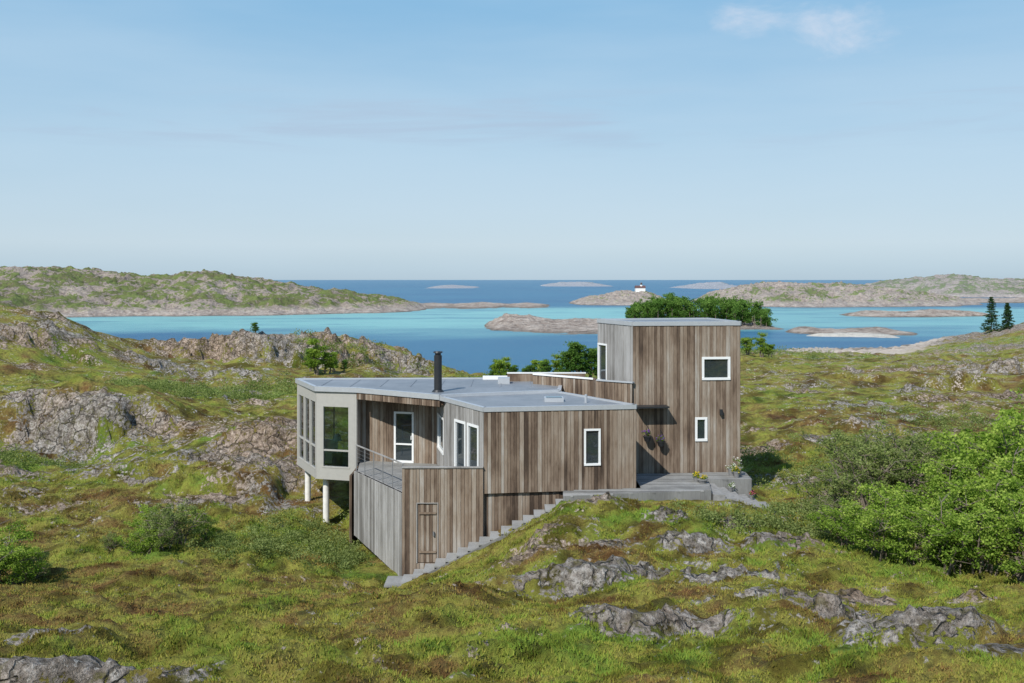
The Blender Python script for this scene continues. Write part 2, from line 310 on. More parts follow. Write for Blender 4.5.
def terrain(X,Y):
    X=np.asarray(X,float);Y=np.asarray(Y,float)
    z=base_h(X,Y)
    far=sst(50,100,Y); near=1-sst(30,55,Y)
    hx=(X-0.5)/8.2; hy=(Y-38.5)/5.2; house=np.exp(-(hx**2+hy**2)**2)   # calmer ground by the house
    k=1-.92*house
    z=z+k*(.30*fbm(X/6,Y/6,2,1)+.34*fbm(X/2.1,Y/1.9,2,5)+.12*fbm(X/.6,Y/.6,3,9)*(1-far))
    # heather hummocks with hollows between them
    hm=sst(-.25,.35,perlin(X/4,Y/3,16)); h1_=np.abs(perlin(X/1.5,Y/1.2,15)); h2_=np.abs(perlin(X/.6,Y/.5,17))
    z=z+k*(1-far)*(.28*(.6-2*h1_)*hm+.10*(.6-2*h2_))
    z=z+far*(1.0*fbm(X/16,Y/16,4,20)+.6*fbm(X/5,Y/5,3,25))
    cw=fbm(X/2.5,Y/2.5,4,95)
    for u,yc,w_,a_,l_ in CLIFF:
        cx=(u-512)/F*yc; dy=Y-yc-cw*l_*.45; ww=np.exp(-((X-cx)/w_)**4)
        z=z+a_*ww*(sst(-.10*l_,.05*l_,dy)-.5)*np.exp(-(dy/l_)**2)
    m=fbm(X/5.0,Y/2.8,5,31)*.8+fbm(X/22,Y/14,3,41)*.5
    m2=m*(.75+.35*sst(24,45,Y))
    bl=blobs(ROCK,X,Y)
    rock=.29+.04*sst(24,60,Y)+m2*.62+bl*.62*(1+1.0*fbm(X/1.3,Y/.9,5,51))-.45*house*(Y>34.2)-.08*near*(bl<.1)
    rk=sst(.42,.68,rock)
    sc1=1+1.6*far
    amp=(.20+.26*sst(24,60,Y)+.55*far)
    led=fbm(X/(1.7*sc1),Y/(1.1*sc1),5,61,True)
    z=z+k*rk*amp*(.35+.55*led)+k*near*.12*bl
    # bedding steps: tilted slabs with sharp broken edges
    hs=.20+.24*sst(24,60,Y)+.7*far
    q=z+.22*X+.12*Y+1.4*hs*fbm(X/(2.2*sc1),Y/(2.2*sc1),4,75)
    fr=q/hs-np.floor(q/hs); zt=(np.floor(q/hs)+sst(.72,.98,fr))*hs
    z=z+k*rk*(zt-q)*.8
    q=z-.3*X+.2*Y+1.2*hs*fbm(X/(1.2*sc1),Y/(1.2*sc1),3,77); hh=hs*.45
    fr=q/hh-np.floor(q/hh); z=z+k*rk*((np.floor(q/hh)+sst(.7,.98,fr))*hh-q)*.6
    # excavated ground under the house
    def under(x0,x1,y0,y1,zz,z,soft=.5):
        w=sst(x0-soft,x0,X)*(1-sst(x1,x1+soft,X))*sst(y0-soft,y0,Y)*(1-sst(y1,y1+soft,Y))
        return np.where(z>zz,z+(zz-z)*w,z)
    z=under(2.0,9.0,34.8,43,-7.85,z); z=under(-1.2,2.2,34.2,40,-8.6,z,.3); z=under(-6.0,-1.0,33.9,41,-10.3,z,.4)
    z=under(1.6,7.4,34.0,35.5,-7.62,z,.3)
    z=under(-10,-5,40.5,45,-9.75,z,.6)
    z=under(7.3,9.6,34.8,36.9,-8.25,z,.4)
    # slope kept below the line of the outdoor stairs
    st=-10.36+(X+3.9)*.49
    w=sst(-4.6,-4.1,X)*(1-sst(1.3,1.7,X))*sst(31.0,33.3,Y)*(1-sst(34.7,35,Y)); z=np.where(z>st,z+(st-z)*w,z)
    z=np.maximum(z,-27)
    lush=np.clip(blobs(LUSH,X,Y)+.3*fbm(X/7,Y/5,3,91),0,1)
    pt=fbm(X/1.6,Y/1.1,4,211); pt2=fbm(X/5,Y/3,3,221); pt3=fbm(X/30,Y/18,3,231)
    tone=np.clip(.51+pt*.75+pt2*.5+pt3*.35-.03*sst(36,60,Y)+lush*.45,0,1.1)
    sz=1+1.5*far
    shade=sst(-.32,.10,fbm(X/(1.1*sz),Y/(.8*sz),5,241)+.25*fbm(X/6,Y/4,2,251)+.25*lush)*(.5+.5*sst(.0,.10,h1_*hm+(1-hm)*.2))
    return z,rock,tone,shade
r0=np.concatenate([np.linspace(-30,9.9,60),np.exp(np.arange(math.log(10),math.log(450),.0046))])
s=np.arange(-4.25,4.25,.0092); cX=9*np.sinh(s)
XX,YY=np.meshgrid(cX,r0)
zz,rr,ll,ss_=terrain(XX.ravel(),YY.ravel())
def grid_obj(name,XX,YY,z,mat,va):
    nr,nc=XX.shape; V=np.stack([XX.ravel(),YY.ravel(),z],1)
    i=np.arange(nr*nc).reshape(nr,nc)
    Fq=np.stack([i[:-1,:-1].ravel(),i[:-1,1:].ravel(),i[1:,1:].ravel(),i[1:,:-1].ravel()],1)
    return make_mesh(name,V,Fq,[mat],vattr=va,smooth=True)
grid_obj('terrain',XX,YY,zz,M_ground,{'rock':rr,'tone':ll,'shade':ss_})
def gh(X,Y):
    return float(terrain(np.array([X]),np.array([Y]))[0][0])

# ------------------------------------------------------------------ sea
def seam():
    m,nt,b=newmat('sea_water'); P=geoP(nt); sep=N(nt,'ShaderNodeSeparateXYZ'); nt.links.new(P,sep.inputs[0])
    X=sep.outputs['X'];Y=sep.outputs['Y']
    n1=noise(nt,P,.006,5,.6,.5); wob=mth(nt,'MULTIPLY',mth(nt,'SUBTRACT',n1,.5),260)
    Yw=mth(nt,'ADD',Y,wob)
    # shallow sandy bay between the headland and the skerries, deeper near shore and offshore
    sh=mth(nt,'MULTIPLY',mapr(nt,Yw,330,440),mapr(nt,Yw,640,760,1,0))
    sx=mapr(nt,X,40,150,1,.85)
    sh=mth(nt,'MULTIPLY',sh,sx)
    patch=noise(nt,vmul(nt,P,(.012,.03,1)),1,5,.6); sh=mth(nt,'MULTIPLY',sh,mapr(nt,patch,.36,.48,.45,1))
    far=mapr(nt,Y,800,9000)
    deep=mix(nt,far,(.02,.105,.205),(.05,.14,.235))  # distance haze mixed into the colour of the far water
    deep=mix(nt,mapr(nt,n1,.4,.6,0,.5),deep,(.033,.155,.25))
    c=mix(nt,sh,deep,(.19,.42,.41))
    n2=noise(nt,vmul(nt,P,(.02,.05,1)),1,5,.6); c=mix(nt,mapr(nt,n2,.5,.7,0,.3),c,(.025,.14,.23))
    n3=noise(nt,vmul(nt,P,(.004,.02,1)),1,6,.65); c=mix(nt,mapr(nt,n3,.52,.66,0,.35),c,(.10,.27,.33))
    nt.links.new(c,b.inputs['Base Color']); b.inputs['Roughness'].default_value=.3; b.inputs['Specular IOR Level'].default_value=.12; b.inputs['IOR'].default_value=1.33
    w=noise(nt,vmul(nt,P,(.25,.6,1)),1,6,.65); bump(nt,b,w,.8,.6)
    return m
make_mesh('sea',[(-40000,60,SEA),(40000,60,SEA),(40000,45000,SEA),(-40000,45000,SEA)],[(0,1,2,3)],[seam()])

# ------------------------------------------------------------------ islands
def island(name,pts,crestY,backY,mat,seed,amp=2.5,res=220,wl=38):
    p=np.array(pts,float); ax=(p[:,0]-512)/F
    Xc=ax*crestY; zc=-(p[:,1]-280)/F*crestY; shY=20*F/(p[:,2]-280)
    x0,x1=Xc[0]-15,Xc[-1]+15
    xs=np.linspace(x0,x1,int(res*2.2)); ys=np.linspace(shY.min()-20,backY+40,res)
    X,Y=np.meshgrid(xs,ys)
    cz=np.interp(X,Xc,zc); sy=np.interp(X,Xc,shY)+18*fbm(X/60,Y*0,3,seed+3)
    t=np.clip((Y-sy)/(crestY-sy),-.5,1); tb=np.clip((Y-crestY)/(backY-crestY),0,1.3)
    prof=np.where(t>0,np.power(np.clip(t,0,1),.75),t*1.2)*(1-tb**2*1.15)
    ed=sst(x0,x0+30,X)*(1-sst(x1-30,x1,X))
    z=SEA-1+(cz-SEA+1)*prof*(.3+.7*ed)
    h=np.clip((z-SEA)/6,0,1)
    z=z+amp*h*(fbm(X/wl,Y/wl,5,seed)+.9*fbm(X/(wl*.5),Y/(wl*.5),5,seed+9,True)-.55)
    hs=amp*.55; q=z+.08*X+hs*fbm(X/wl,Y/wl,4,seed+15); fr=q/hs-np.floor(q/hs); z=z+h*.7*((np.floor(q/hs)+sst(.6,.98,fr))*hs-q)*sst(-.1,.3,fbm(X/wl/1.5,Y/wl/1.5,3,seed+19))
    z=z-3*(1-ed)
    z=z+.8*(fbm(X/12,Y/12,3,seed+5))*(1-h)
    z=np.where(z<SEA-4,SEA-4,z)
    grid_obj(name,X,Y,z.ravel(),mat,None)
    return X,Y,z
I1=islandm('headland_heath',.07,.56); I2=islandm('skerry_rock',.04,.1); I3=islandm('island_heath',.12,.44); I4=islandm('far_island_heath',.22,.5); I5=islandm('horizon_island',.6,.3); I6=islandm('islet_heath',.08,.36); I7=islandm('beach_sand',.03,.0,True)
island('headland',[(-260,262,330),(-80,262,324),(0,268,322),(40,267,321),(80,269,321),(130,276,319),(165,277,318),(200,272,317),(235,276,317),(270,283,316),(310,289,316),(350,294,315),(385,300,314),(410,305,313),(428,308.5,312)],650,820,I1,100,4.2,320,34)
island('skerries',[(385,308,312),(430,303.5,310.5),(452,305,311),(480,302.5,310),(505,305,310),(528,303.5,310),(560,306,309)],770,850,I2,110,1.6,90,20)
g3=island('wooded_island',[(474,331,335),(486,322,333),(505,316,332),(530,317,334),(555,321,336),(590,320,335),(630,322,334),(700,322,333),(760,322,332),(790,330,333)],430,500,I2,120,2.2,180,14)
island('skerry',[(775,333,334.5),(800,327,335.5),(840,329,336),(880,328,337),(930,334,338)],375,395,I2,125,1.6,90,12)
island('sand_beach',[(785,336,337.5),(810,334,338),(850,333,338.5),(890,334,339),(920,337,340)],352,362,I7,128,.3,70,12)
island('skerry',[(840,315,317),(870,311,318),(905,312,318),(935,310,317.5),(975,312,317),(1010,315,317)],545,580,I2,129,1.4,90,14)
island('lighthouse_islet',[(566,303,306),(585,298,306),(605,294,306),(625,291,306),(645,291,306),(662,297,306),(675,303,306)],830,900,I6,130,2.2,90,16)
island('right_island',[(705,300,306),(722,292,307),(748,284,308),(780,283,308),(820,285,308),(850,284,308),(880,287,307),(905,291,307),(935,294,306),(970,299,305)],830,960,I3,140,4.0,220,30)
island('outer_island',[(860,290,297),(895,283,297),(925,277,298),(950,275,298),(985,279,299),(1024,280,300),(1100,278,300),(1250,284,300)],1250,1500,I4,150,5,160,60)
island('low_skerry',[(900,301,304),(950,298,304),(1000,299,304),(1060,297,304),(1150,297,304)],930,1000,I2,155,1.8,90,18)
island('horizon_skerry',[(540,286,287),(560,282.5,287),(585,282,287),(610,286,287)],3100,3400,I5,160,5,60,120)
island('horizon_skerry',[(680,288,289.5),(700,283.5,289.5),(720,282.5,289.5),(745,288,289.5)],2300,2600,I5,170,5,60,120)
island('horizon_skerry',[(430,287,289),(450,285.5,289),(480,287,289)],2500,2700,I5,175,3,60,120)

# ------------------------------------------------------------------ house
def v2(p): return Vector((p[0],p[1],0))
def basis(p0,p1):
    a=v2(p0);b=v2(p1); d=(b-a); L=d.length; d/=L; return a,d,Vector((d.y,-d.x,0)),L
def boards(mb,p0,p1,z0,z1,holes=(),bw=.125,m=0,zb1=None,dark=0):
    a,d,nn,L=basis(p0,p1)
    e=[0];
    while e[-1]<L-.02: e.append(min(L,e[-1]+bw*random.choice((.8,1,1,1.25))))
    for h in holes: e+= [h[0],h[1]]
    e=sorted(x for x in e if -1e-6<=x<=L+1e-6)
    for s0,s1 in zip(e[:-1],e[1:]):
        if s1-s0<.004: continue
        c=(s0+s1)/2; zb=z0 if zb1 is None else z0+(zb1-z0)*c/L
        iv=[(zb,z1)]
        for h in holes:
            if h[0]<c<h[1]:
                ni=[]
                for q0,q1 in iv:
                    if h[2]>q0: ni.append((q0,min(q1,h[2])))
                    if h[3]<q1: ni.append((max(q0,h[3]),q1))
                iv=ni
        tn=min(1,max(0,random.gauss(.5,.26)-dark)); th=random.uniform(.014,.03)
        for q0,q1 in iv:
            if q1-q0<.01: continue
            o=a+d*s0+Vector((0,0,q0))
            mb.boxv(o-nn*.07,d*(s1-s0),nn*.069,(0,0,q1-q0),m,.0)
            g=min(.006,(s1-s0)*.2)
            mb.boxv(o+d*g,d*(s1-s0-2*g),nn*th,(0,0,q1-q0-.003),m,tn)
def window(mb,p0,p1,s0,s1,z0,z1,fw=.07,fm=1,gm=2,vbars=(),hbars=(),out=.05,depth=.11):
    a,d,nn,L=basis(p0,p1)
    def bx(sa,sb,za,zb,o0,o1,m): mb.boxv(a+d*sa+nn*o0+Vector((0,0,za)),d*(sb-sa),nn*(o1-o0),(0,0,zb-za),m)
    o0=out-depth
    bx(s0,s1,z0,z0+fw,o0,out+.015,fm); bx(s0,s1,z1-fw,z1,o0,out,fm)
    bx(s0,s0+fw,z0+fw,z1-fw,o0,out-.002,fm); bx(s1-fw,s1,z0+fw,z1-fw,o0,out-.002,fm)
    for v in vbars: bx(v-.03,v+.03,z0+fw,z1-fw,o0+.01,out-.01,fm)
    for h in hbars: bx(s0+fw,s1-fw,h-.03,h+.03,o0+.012,out-.012,fm)
    bx(s0+fw,s1-fw,z0+fw,z1-fw,o0+.03,o0+.045,gm)
house=empty('wooden_house')
A1=(-.98,34.7);A2=(4.42,35.5);A3=(1.9,39.6);A4=(-2.45,37.5);A5=(-3.05,40.5)
T1=(4.63,38.1);T2=(8.82,38.5);T3=(8.2,42.0);T4=(3.54,41.0)
L1=(-8.05,41.0);L2=(-6.32,40.5);L3=(-6.3,44.3);L4=(-9.5,44.1)
R1=(-6.3,41.3);E1=(-6.1,38.6);E2=(-3.82,34.6);E3=(-1.0,34.62)
# bedroom wing
mb=MB()
h1=[(3.56,4.16,-6.58,-5.28)]
boards(mb,A1,A2,-7.46,-4.56,h1); boards(mb,A2,(2.6,38.5),-7.9,-4.56)
h2=[(.75,1.72,-7.4,-5.15),(1.86,2.8,-7.4,-5.15)]
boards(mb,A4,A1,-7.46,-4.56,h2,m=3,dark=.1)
h3=[(.5,2.3,-6.75,-5.35)]
boards(mb,A5,A4,-7.46,-4.56,h3,m=3)
for h in h1: window(mb,A1,A2,*h)
for h in h2: window(mb,A4,A1,*h,fw=.09)
for h in h3: window(mb,A5,A4,*h)
mb.obj('bedroom_wing',[M_wood,M_white,M_glass,M_grey],house)
mb=MB(); a,d,nn,L=basis(A1,A2)
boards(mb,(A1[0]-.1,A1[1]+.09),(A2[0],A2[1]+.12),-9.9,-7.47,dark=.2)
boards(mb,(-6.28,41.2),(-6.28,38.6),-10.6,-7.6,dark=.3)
mb.obj('plinth_cladding',[M_wood],house)
# tower
mb=MB(); ht=[(2.69,3.81,-3.87,-2.98),(2.42,2.9,-6.22,-5.3)]
boards(mb,T1,T2,-7.46,-1.72,ht); 
hl=[(.06,.9,-4.15,-2.6)]
boards(mb,T4,T1,-7.46,-1.72,hl,m=3); boards(mb,T2,T3,-8.3,-1.72); boards(mb,T3,T4,-8.3,-1.72)
for h in ht: window(mb,T1,T2,*h,fw=.09)
for h in hl: window(mb,T4,T1,*h)
mb.obj('tower',[M_wood,M_white,M_glass,M_grey],house)
def roof(name,poly,zt,th=.14,trim=.06,mat=M_roof,tm=M_trim):
    mb=MB(); mb.prism(poly,zt-th,zt,0)
    n_=len(poly)
    for i in range(n_):
        a,d,nn,L=basis(poly[i],poly[(i+1)%n_])
        mb.boxv(a-d*.0-nn*.10+Vector((0,0,zt-th-.03)),d*L,nn*.15,(0,0,th+.03+trim),1)
    return mb.obj(name,[mat,tm],house)
roof('tower_roof',[T1,T2,T3,T4],-1.66,.08,.05)
roof('wing_roof',[A1,A2,A3,(-2.0,38.6),(-2.72,38.0),A4],-4.50,.08,.05)
B=[(-8.1,40.95),(-6.3,40.45),(-2.75,38.0),(-2.0,38.35),(1.9,39.7),(2.3,44.7),(-9.6,44.3)]
roof('main_roof',B,-4.44,.12,.05)
mb=MB()
for k in range(8):
    x=-8+k*1.25; mb.box(x,x+.05,41.2,44.1,-4.44,-4.425,0)
mb.box(1.2,1.9,36.6,37.2,-4.5,-4.36,1); mb.box(1.26,1.84,36.66,37.14,-4.36,-4.345,2)
mb.box(-.6,-.1,42.4,43.0,-4.44,-4.2,1)
mb.tube((2.7,36.4,-4.5),(2.7,36.4,-4.2),.05,.05,m=1)
mb.obj('roof_details',[M_roof,M_trim,M_glass],house)
# chimney
mb=MB(); cx,cy=-2.93,39.4
mb.tube((cx,cy,-4.46),(cx,cy,-3.0),.155,.155,16); mb.tube((cx,cy,-4.46),(cx,cy,-4.36),.26,.19,16); mb.tube((cx,cy,-3.0),(cx,cy,-2.9),.12,.12,16); mb.tube((cx,cy,-2.9),(cx,cy,-2.84),.19,.17,16)
mb.obj('chimney_pipe',[M_black],house)
# recessed facade
mb=MB(); hr=[(1.5,2.36,-7.5,-5.42)]
boards(mb,R1,A5,-7.5,-4.56,hr)
window(mb,R1,A5,*hr[0],fw=.08,hbars=(-6.75,))
a,d,nn,L=basis(R1,A5); mb.boxv(a+d*2.25+nn*.05+Vector((0,0,-6.55)),d*.03,nn*.05,(0,0,.16),1)
a,d,nn,L=basis((-6.3,40.45),(-2.75,38.0))
boards(mb,(-6.3,40.47),(-2.75,38.02),-4.86,-4.6,dark=.15)
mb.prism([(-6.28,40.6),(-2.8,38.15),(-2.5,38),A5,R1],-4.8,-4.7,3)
mb.obj('recessed_entrance_facade',[M_wood,M_white,M_glass,M_dark],house)
# glazed living room
mb=MB()
def panelwall(p0,p1,z0,z1,holes,m=0):
    a,d,nn,L=basis(p0,p1)
    e=sorted({0,L}|{h[0] for h in holes}|{h[1] for h in holes})
    for s0,s1 in zip(e[:-1],e[1:]):
        c=(s0+s1)/2; iv=[(z0,z1)]
        for h in holes:
            if h[0]<c<h[1]:
                iv=[(z0,h[2]),(h[3],z1)]
        for q0,q1 in iv: mb.boxv(a+d*s0-nn*.1+Vector((0,0,q0)),d*(s1-s0),nn*.12,(0,0,q1-q0),m)
hf=[(.26,1.5,-7.72,-5.15)]; hs=[(.25,1.25,-7.85,-5.0),(1.35,2.3,-7.85,-5.0),(2.4,3.3,-7.85,-5.0)]; hb=[(.3,2.9,-7.7,-5.1)]
panelwall(L1,L2,-8.2,-4.6,hf); panelwall(L4,L1,-8.2,-4.6,hs); panelwall(L3,L4,-8.2,-4.6,hb); panelwall(L2,R1,-8.2,-4.6,[])
window(mb,L1,L2,*hf[0],fw=.06,fm=0,gm=2,hbars=(-7.0,),out=.02)
for h in hs: window(mb,L4,L1,*h,fw=.05,fm=0,gm=2,hbars=(-6.9,),out=.02)
window(mb,L3,L4,*hb[0],fw=.06,fm=0,gm=2,vbars=(1.6,),out=.02)
mb.prism([(L1[0]+.1,L1[1]+.12),(L2[0]-.1,L2[1]+.12),(L3[0]-.05,L3[1]-.12),(L4[0]+.15,L4[1]-.12)],-8.18,-7.95,3)
mb.prism([(L1[0]+.1,L1[1]+.12),(L2[0]-.1,L2[1]+.12),(L3[0]-.05,L3[1]-.12),(L4[0]+.15,L4[1]-.12)],-7.94,-7.86,4)
mb.box(-6.29,-6.2,41.4,44.2,-7.9,-4.6,4)
mb.tube((-7.35,41.9,-7.86),(-7.35,41.9,-7.3),.22,.22,12,m=4); mb.tube((-7.35,41.9,-7.3),(-7.35,41.9,-6.75),.03,.02,8,m=1); mb.tube((-7.35,41.9,-6.78),(-7.35,41.9,-6.5),.19,.1,14,m=5)
mb.box(-8.3,-7.6,42.6,43.3,-7.86,-7.42,5);mb.box(-8.3,-7.6,43.15,43.35,-7.42,-6.95,5)
mb.obj('glazed_living_room',[M_panel,M_white,M_clear,M_dark,M_in,M_white],house)
# back walls of the main block
mb=MB(); boards(mb,(2.3,44.6),(-6.2,44.35),-8.6,-4.56); boards(mb,(1.9,39.7),(2.25,44.6),-8.6,-4.56)
mb.obj('rear_facade',[M_wood],house)
# roof terrace parapets near the tower
mb=MB()
boards(mb,(.9,42.4),(3.3,40.3),-5.2,-4.05); boards(mb,(3.3,38.9),(4.58,37.95),-7.4,-3.95,dark=.05)
boards(mb,(3.3,40.3),(3.3,38.9),-7.4,-3.97)
mb.boxv((.88,42.33,-4.049),(2.42,-2.12,0),(.1,.12,0),(0,0,.06),1)
mb.boxv((3.28,38.84,-3.949),(1.3,-.97,0),(.1,.12,0),(0,0,.05),2)
mb.box(-1.3,1.0,44.2,44.35,-4.5,-4.28,1); mb.box(-.2,3.2,43.4,43.5,-4.45,-4.1,0); mb.box(-.22,3.22,43.38,43.52,-4.1,-4.05,1)
mb.obj('roof_terrace_parapet',[M_wood,M_white,M_trim],house)
# terrace with plank walls
mb=MB()
boards(mb,E1,E2,-9.9,-7.42,m=3,zb1=-10.4)
hd=[(.50,1.26,-9.85,-7.75)]
boards(mb,E2,E3,-10.4,-6.55,hd)
a,d,nn,L=basis(E2,E3)
boards(mb,(E2[0]+.53,E2[1]+.035),(E2[0]+1.23,E2[1]+.035),-9.83,-7.78,bw=.1,dark=.12)
for s0,s1,q0,q1 in ((.5,.53,-9.85,-7.75),(1.23,1.26,-9.85,-7.75),(.53,1.23,-7.78,-7.75)): mb.boxv(a+d*s0-nn*.03+Vector((0,0,q0)),d*(s1-s0),nn*.07,(0,0,q1-q0),3,.4)
mb.boxv(a+d*.58+nn*.02+Vector((0,0,-8.15)),d*.6,nn*.02,(0,0,.07),0,.3); mb.boxv(a+d*.58+nn*.02+Vector((0,0,-9.5)),d*.6,nn*.02,(0,0,.07),0,.3)
mb.box(-2.75,-2.7,34.54,34.6,-8.9,-8.75,4)
mb.boxv(a-nn*.08+Vector((0,0,-6.549)),d*L,nn*.14,(0,0,.04),3,.4)
mb.prism([(E1[0]+.1,E1[1]),(E2[0]+.1,E2[1]+.1),(E3[0],E3[1]+.1),A4,A5,R1],-7.62,-7.5,5)
a,d,nn,L=basis(E1,E2)
for k in range(6):
    q=a+d*(.05+(L-.12)*k/5)-nn*.05; mb.boxv(q+Vector((-.016,-.016,-7.42)),(.032,0,0),(0,.032,0),(0,0,1.0),4)
mb.boxv(a-nn*.08+Vector((0,0,-6.43)),d*L,nn*.06,(0,0,.035),3,.5)
for k in range(6):
    z=-7.3+k*.145; mb.tube(a-nn*.05+Vector((0,0,z)),a+d*L-nn*.05+Vector((0,0,z)),.004,.004,5,m=4)
mb.boxv(a+Vector((0,0,-7.46)),d*L,-nn*.12,(0,0,.04),3,.5)
mb.obj('terrace',[M_wood,M_white,M_glass,M_grey,M_rail,M_deck],house)
# columns
mb=MB(); mb.tube((-7.72,41.35,-10.3),(-7.72,41.35,-8.2),.13,.13,18); mb.tube((-9.0,43.9,-11),(-9.0,43.9,-8.2),.13,.13,18); mb.tube((-6.6,43.7,-11),(-6.6,43.7,-8.2),.13,.13,18)
mb.obj('support_columns',[M_col],house)
# entrance deck
mb=MB()
def deck(poly,zt,th=.05):
    ys=[p[1] for p in poly]; y=min(ys)
    while y<max(ys)-.02:
        yc=y+.07; xsn=[]
        for i in range(len(poly)):
            p,q=poly[i],poly[(i+1)%len(poly)]
            if (p[1]-yc)*(q[1]-yc)<0: xsn.append(p[0]+(q[0]-p[0])*(yc-p[1])/(q[1]-p[1]))
        xsn.sort()
        for k in range(0,len(xsn)-1,2): mb.box(xsn[k],xsn[k+1],y,y+.134,zt-th,zt,0,random.random())
        y+=.14
deck([(1.75,34.15),(4.5,34.7),(7.0,35.1),(7.25,36.95),(8.9,37.1),(8.95,38.45),(4.6,38.0),(4.6,35.45),(1.8,35.0)],-7.42)
for p,q in (((1.75,34.13),(4.5,34.68)),((4.5,34.68),(7.0,35.08)),((7.0,35.08),(7.25,36.93)),((7.25,36.93),(8.9,37.08)),((8.9,37.08),(8.97,38.45))):
    a,d,nn,L=basis(p,q); mb.boxv(a+Vector((0,0,-8.1)),d*L,nn*.03,(0,0,.675),0,.3)
mb.obj('entrance_deck',[M_deck],house)
# stone steps down to the heath
mb=MB()
for k in range(6):
    x=7.08+.38*k; z=-7.42-.135*(k+1); jx=random.uniform(-.03,.03)
    mb.box(x,x+.40+jx,34.95-.03*k,36.9,z-.6,z,0,.5)
mb.obj('entrance_steps',[M_stone],house)
mb=MB(); mb.boxv((4.7,37.5,-4.86),(1.25,.12,0),(-.05,.6,0),(0,0,.06),0); mb.box(8.0,8.1,38.25,38.38,-5.2,-5.0,0)  # thin dark slab and a small dark box on the tower front
mb.obj('tower_front_slab',[M_black],house)
# outdoor stairs
mb=MB()
for k in range(15):
    x=-3.75+k*.375; z=-10.22+k*.187
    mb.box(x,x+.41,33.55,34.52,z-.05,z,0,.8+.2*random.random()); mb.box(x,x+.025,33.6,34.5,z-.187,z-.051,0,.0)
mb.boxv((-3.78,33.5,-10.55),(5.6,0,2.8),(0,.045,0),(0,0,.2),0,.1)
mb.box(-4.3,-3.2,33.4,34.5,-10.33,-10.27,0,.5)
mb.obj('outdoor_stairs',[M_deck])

# ------------------------------------------------------------------ plants
def leaves(C,n_per,rad,ls,tone_c,flat=1.0):
    C=np.asarray(C); K=len(C); N_=K*n_per
    c=np.repeat(C,n_per,0); dv=rng.normal(size=(N_,3)); dv/=np.linalg.norm(dv,axis=1)[:,None]
    rr_=np.repeat(np.asarray(rad)*np.ones(K),n_per)*rng.random(N_)**.45; dv[:,2]*=flat
    c=c+dv*rr_[:,None]
    t=rng.normal(size=(N_,3)); t/=np.linalg.norm(t,axis=1)[:,None]; b=np.cross(t,rng.normal(size=(N_,3))); b/=np.linalg.norm(b,axis=1)[:,None]
    l=ls*rng.uniform(.6,1.3,N_)[:,None]
    V=np.stack([c-t*l*.5,c+b*l*.33,c+t*l*.5,c-b*l*.33],1).reshape(-1,3)
    Fq=np.arange(N_*4).reshape(-1,4)
    tone=np.clip(np.repeat(tone_c,n_per)+rng.normal(0,.13,N_),0,1)
    return V,Fq,tone
def plant_mesh(name,h,w,nst,ncl,nleaf,ls,lm,seed,crad=.22,tree=False):
    r=random.Random(seed); mb=MB(); ends=[]
    for s_ in range(nst):
        an=r.uniform(0,6.28); lean=(r.uniform(.1,1) if not tree else r.uniform(0,.25))*w*.5
        p=Vector((r.uniform(-.1,.1)*w,r.uniform(-.1,.1)*w,-.15)); hh=h*r.uniform(.6,.95)*(1-.35*(lean/(w*.5+1e-6))**2)
        segs=5; rad=.018*h*(1.6 if tree else .8)/1; prev=p
        for k in range(1,segs+1):
            t=k/segs
            q=Vector((p.x+math.cos(an)*lean*t**1.2+r.uniform(-.05,.05)*w,p.y+math.sin(an)*lean*t**1.2+r.uniform(-.05,.05)*w,hh*t))
            mb.tube(prev,q,rad*(1-.75*(t-1/segs)),rad*(1-.75*t),5,0,cap=False)
            if t>.25:
                for j in range(3 if not tree else 5):
                    a2=r.uniform(0,6.28); bl=w*r.uniform(.12,.3)*(1.2-.5*t)
                    e=q+Vector((math.cos(a2)*bl,math.sin(a2)*bl,r.uniform(-.02,.6)*bl)); mb.tube(q,e,rad*.35,rad*.12,4,0,cap=False)
                    ends.append(e); ends.append(q.lerp(e,.6))
            prev=q
        ends.append(prev)
    while len(ends)<ncl: ends.append(Vector(r.choice(ends))+Vector((r.gauss(0,.1)*w,r.gauss(0,.1)*w,r.gauss(0,.06)*h)))
    r.shuffle(ends); C=np.array([tuple(e) for e in ends[:ncl]]); C[:,2]=np.maximum(C[:,2],.08*h)
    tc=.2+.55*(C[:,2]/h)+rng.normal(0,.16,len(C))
    V,Fq,tn=leaves(C,nleaf,crad*w*rng.uniform(.45,.9,len(C)),ls,tc,.75)
    nb=len(mb.V); faces=mb.F+[tuple(x) for x in (Fq+nb).tolist()]
    V=np.concatenate([np.array(mb.V),V]); 
    me=make_mesh(name,V,faces,[M_bark,lm],mb.M+[1]*len(Fq),{'tone':list(mb.T)+tn.tolist()})
    m=me.data; bpy.data.objects.remove(me); return m
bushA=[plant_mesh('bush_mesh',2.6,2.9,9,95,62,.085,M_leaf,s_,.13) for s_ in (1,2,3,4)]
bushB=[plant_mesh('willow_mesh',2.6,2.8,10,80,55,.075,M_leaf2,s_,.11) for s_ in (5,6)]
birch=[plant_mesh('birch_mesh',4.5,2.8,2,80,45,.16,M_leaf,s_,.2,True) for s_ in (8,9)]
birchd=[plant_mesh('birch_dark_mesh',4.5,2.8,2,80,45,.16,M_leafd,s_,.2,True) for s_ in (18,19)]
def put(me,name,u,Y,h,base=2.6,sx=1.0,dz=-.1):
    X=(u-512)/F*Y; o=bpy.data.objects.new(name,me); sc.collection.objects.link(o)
    k=h/base; o.location=(X,Y,gh(X,Y)+dz); o.scale=(k*sx,k*sx,k); o.rotation_euler=(0,0,random.uniform(0,6.28)); return o
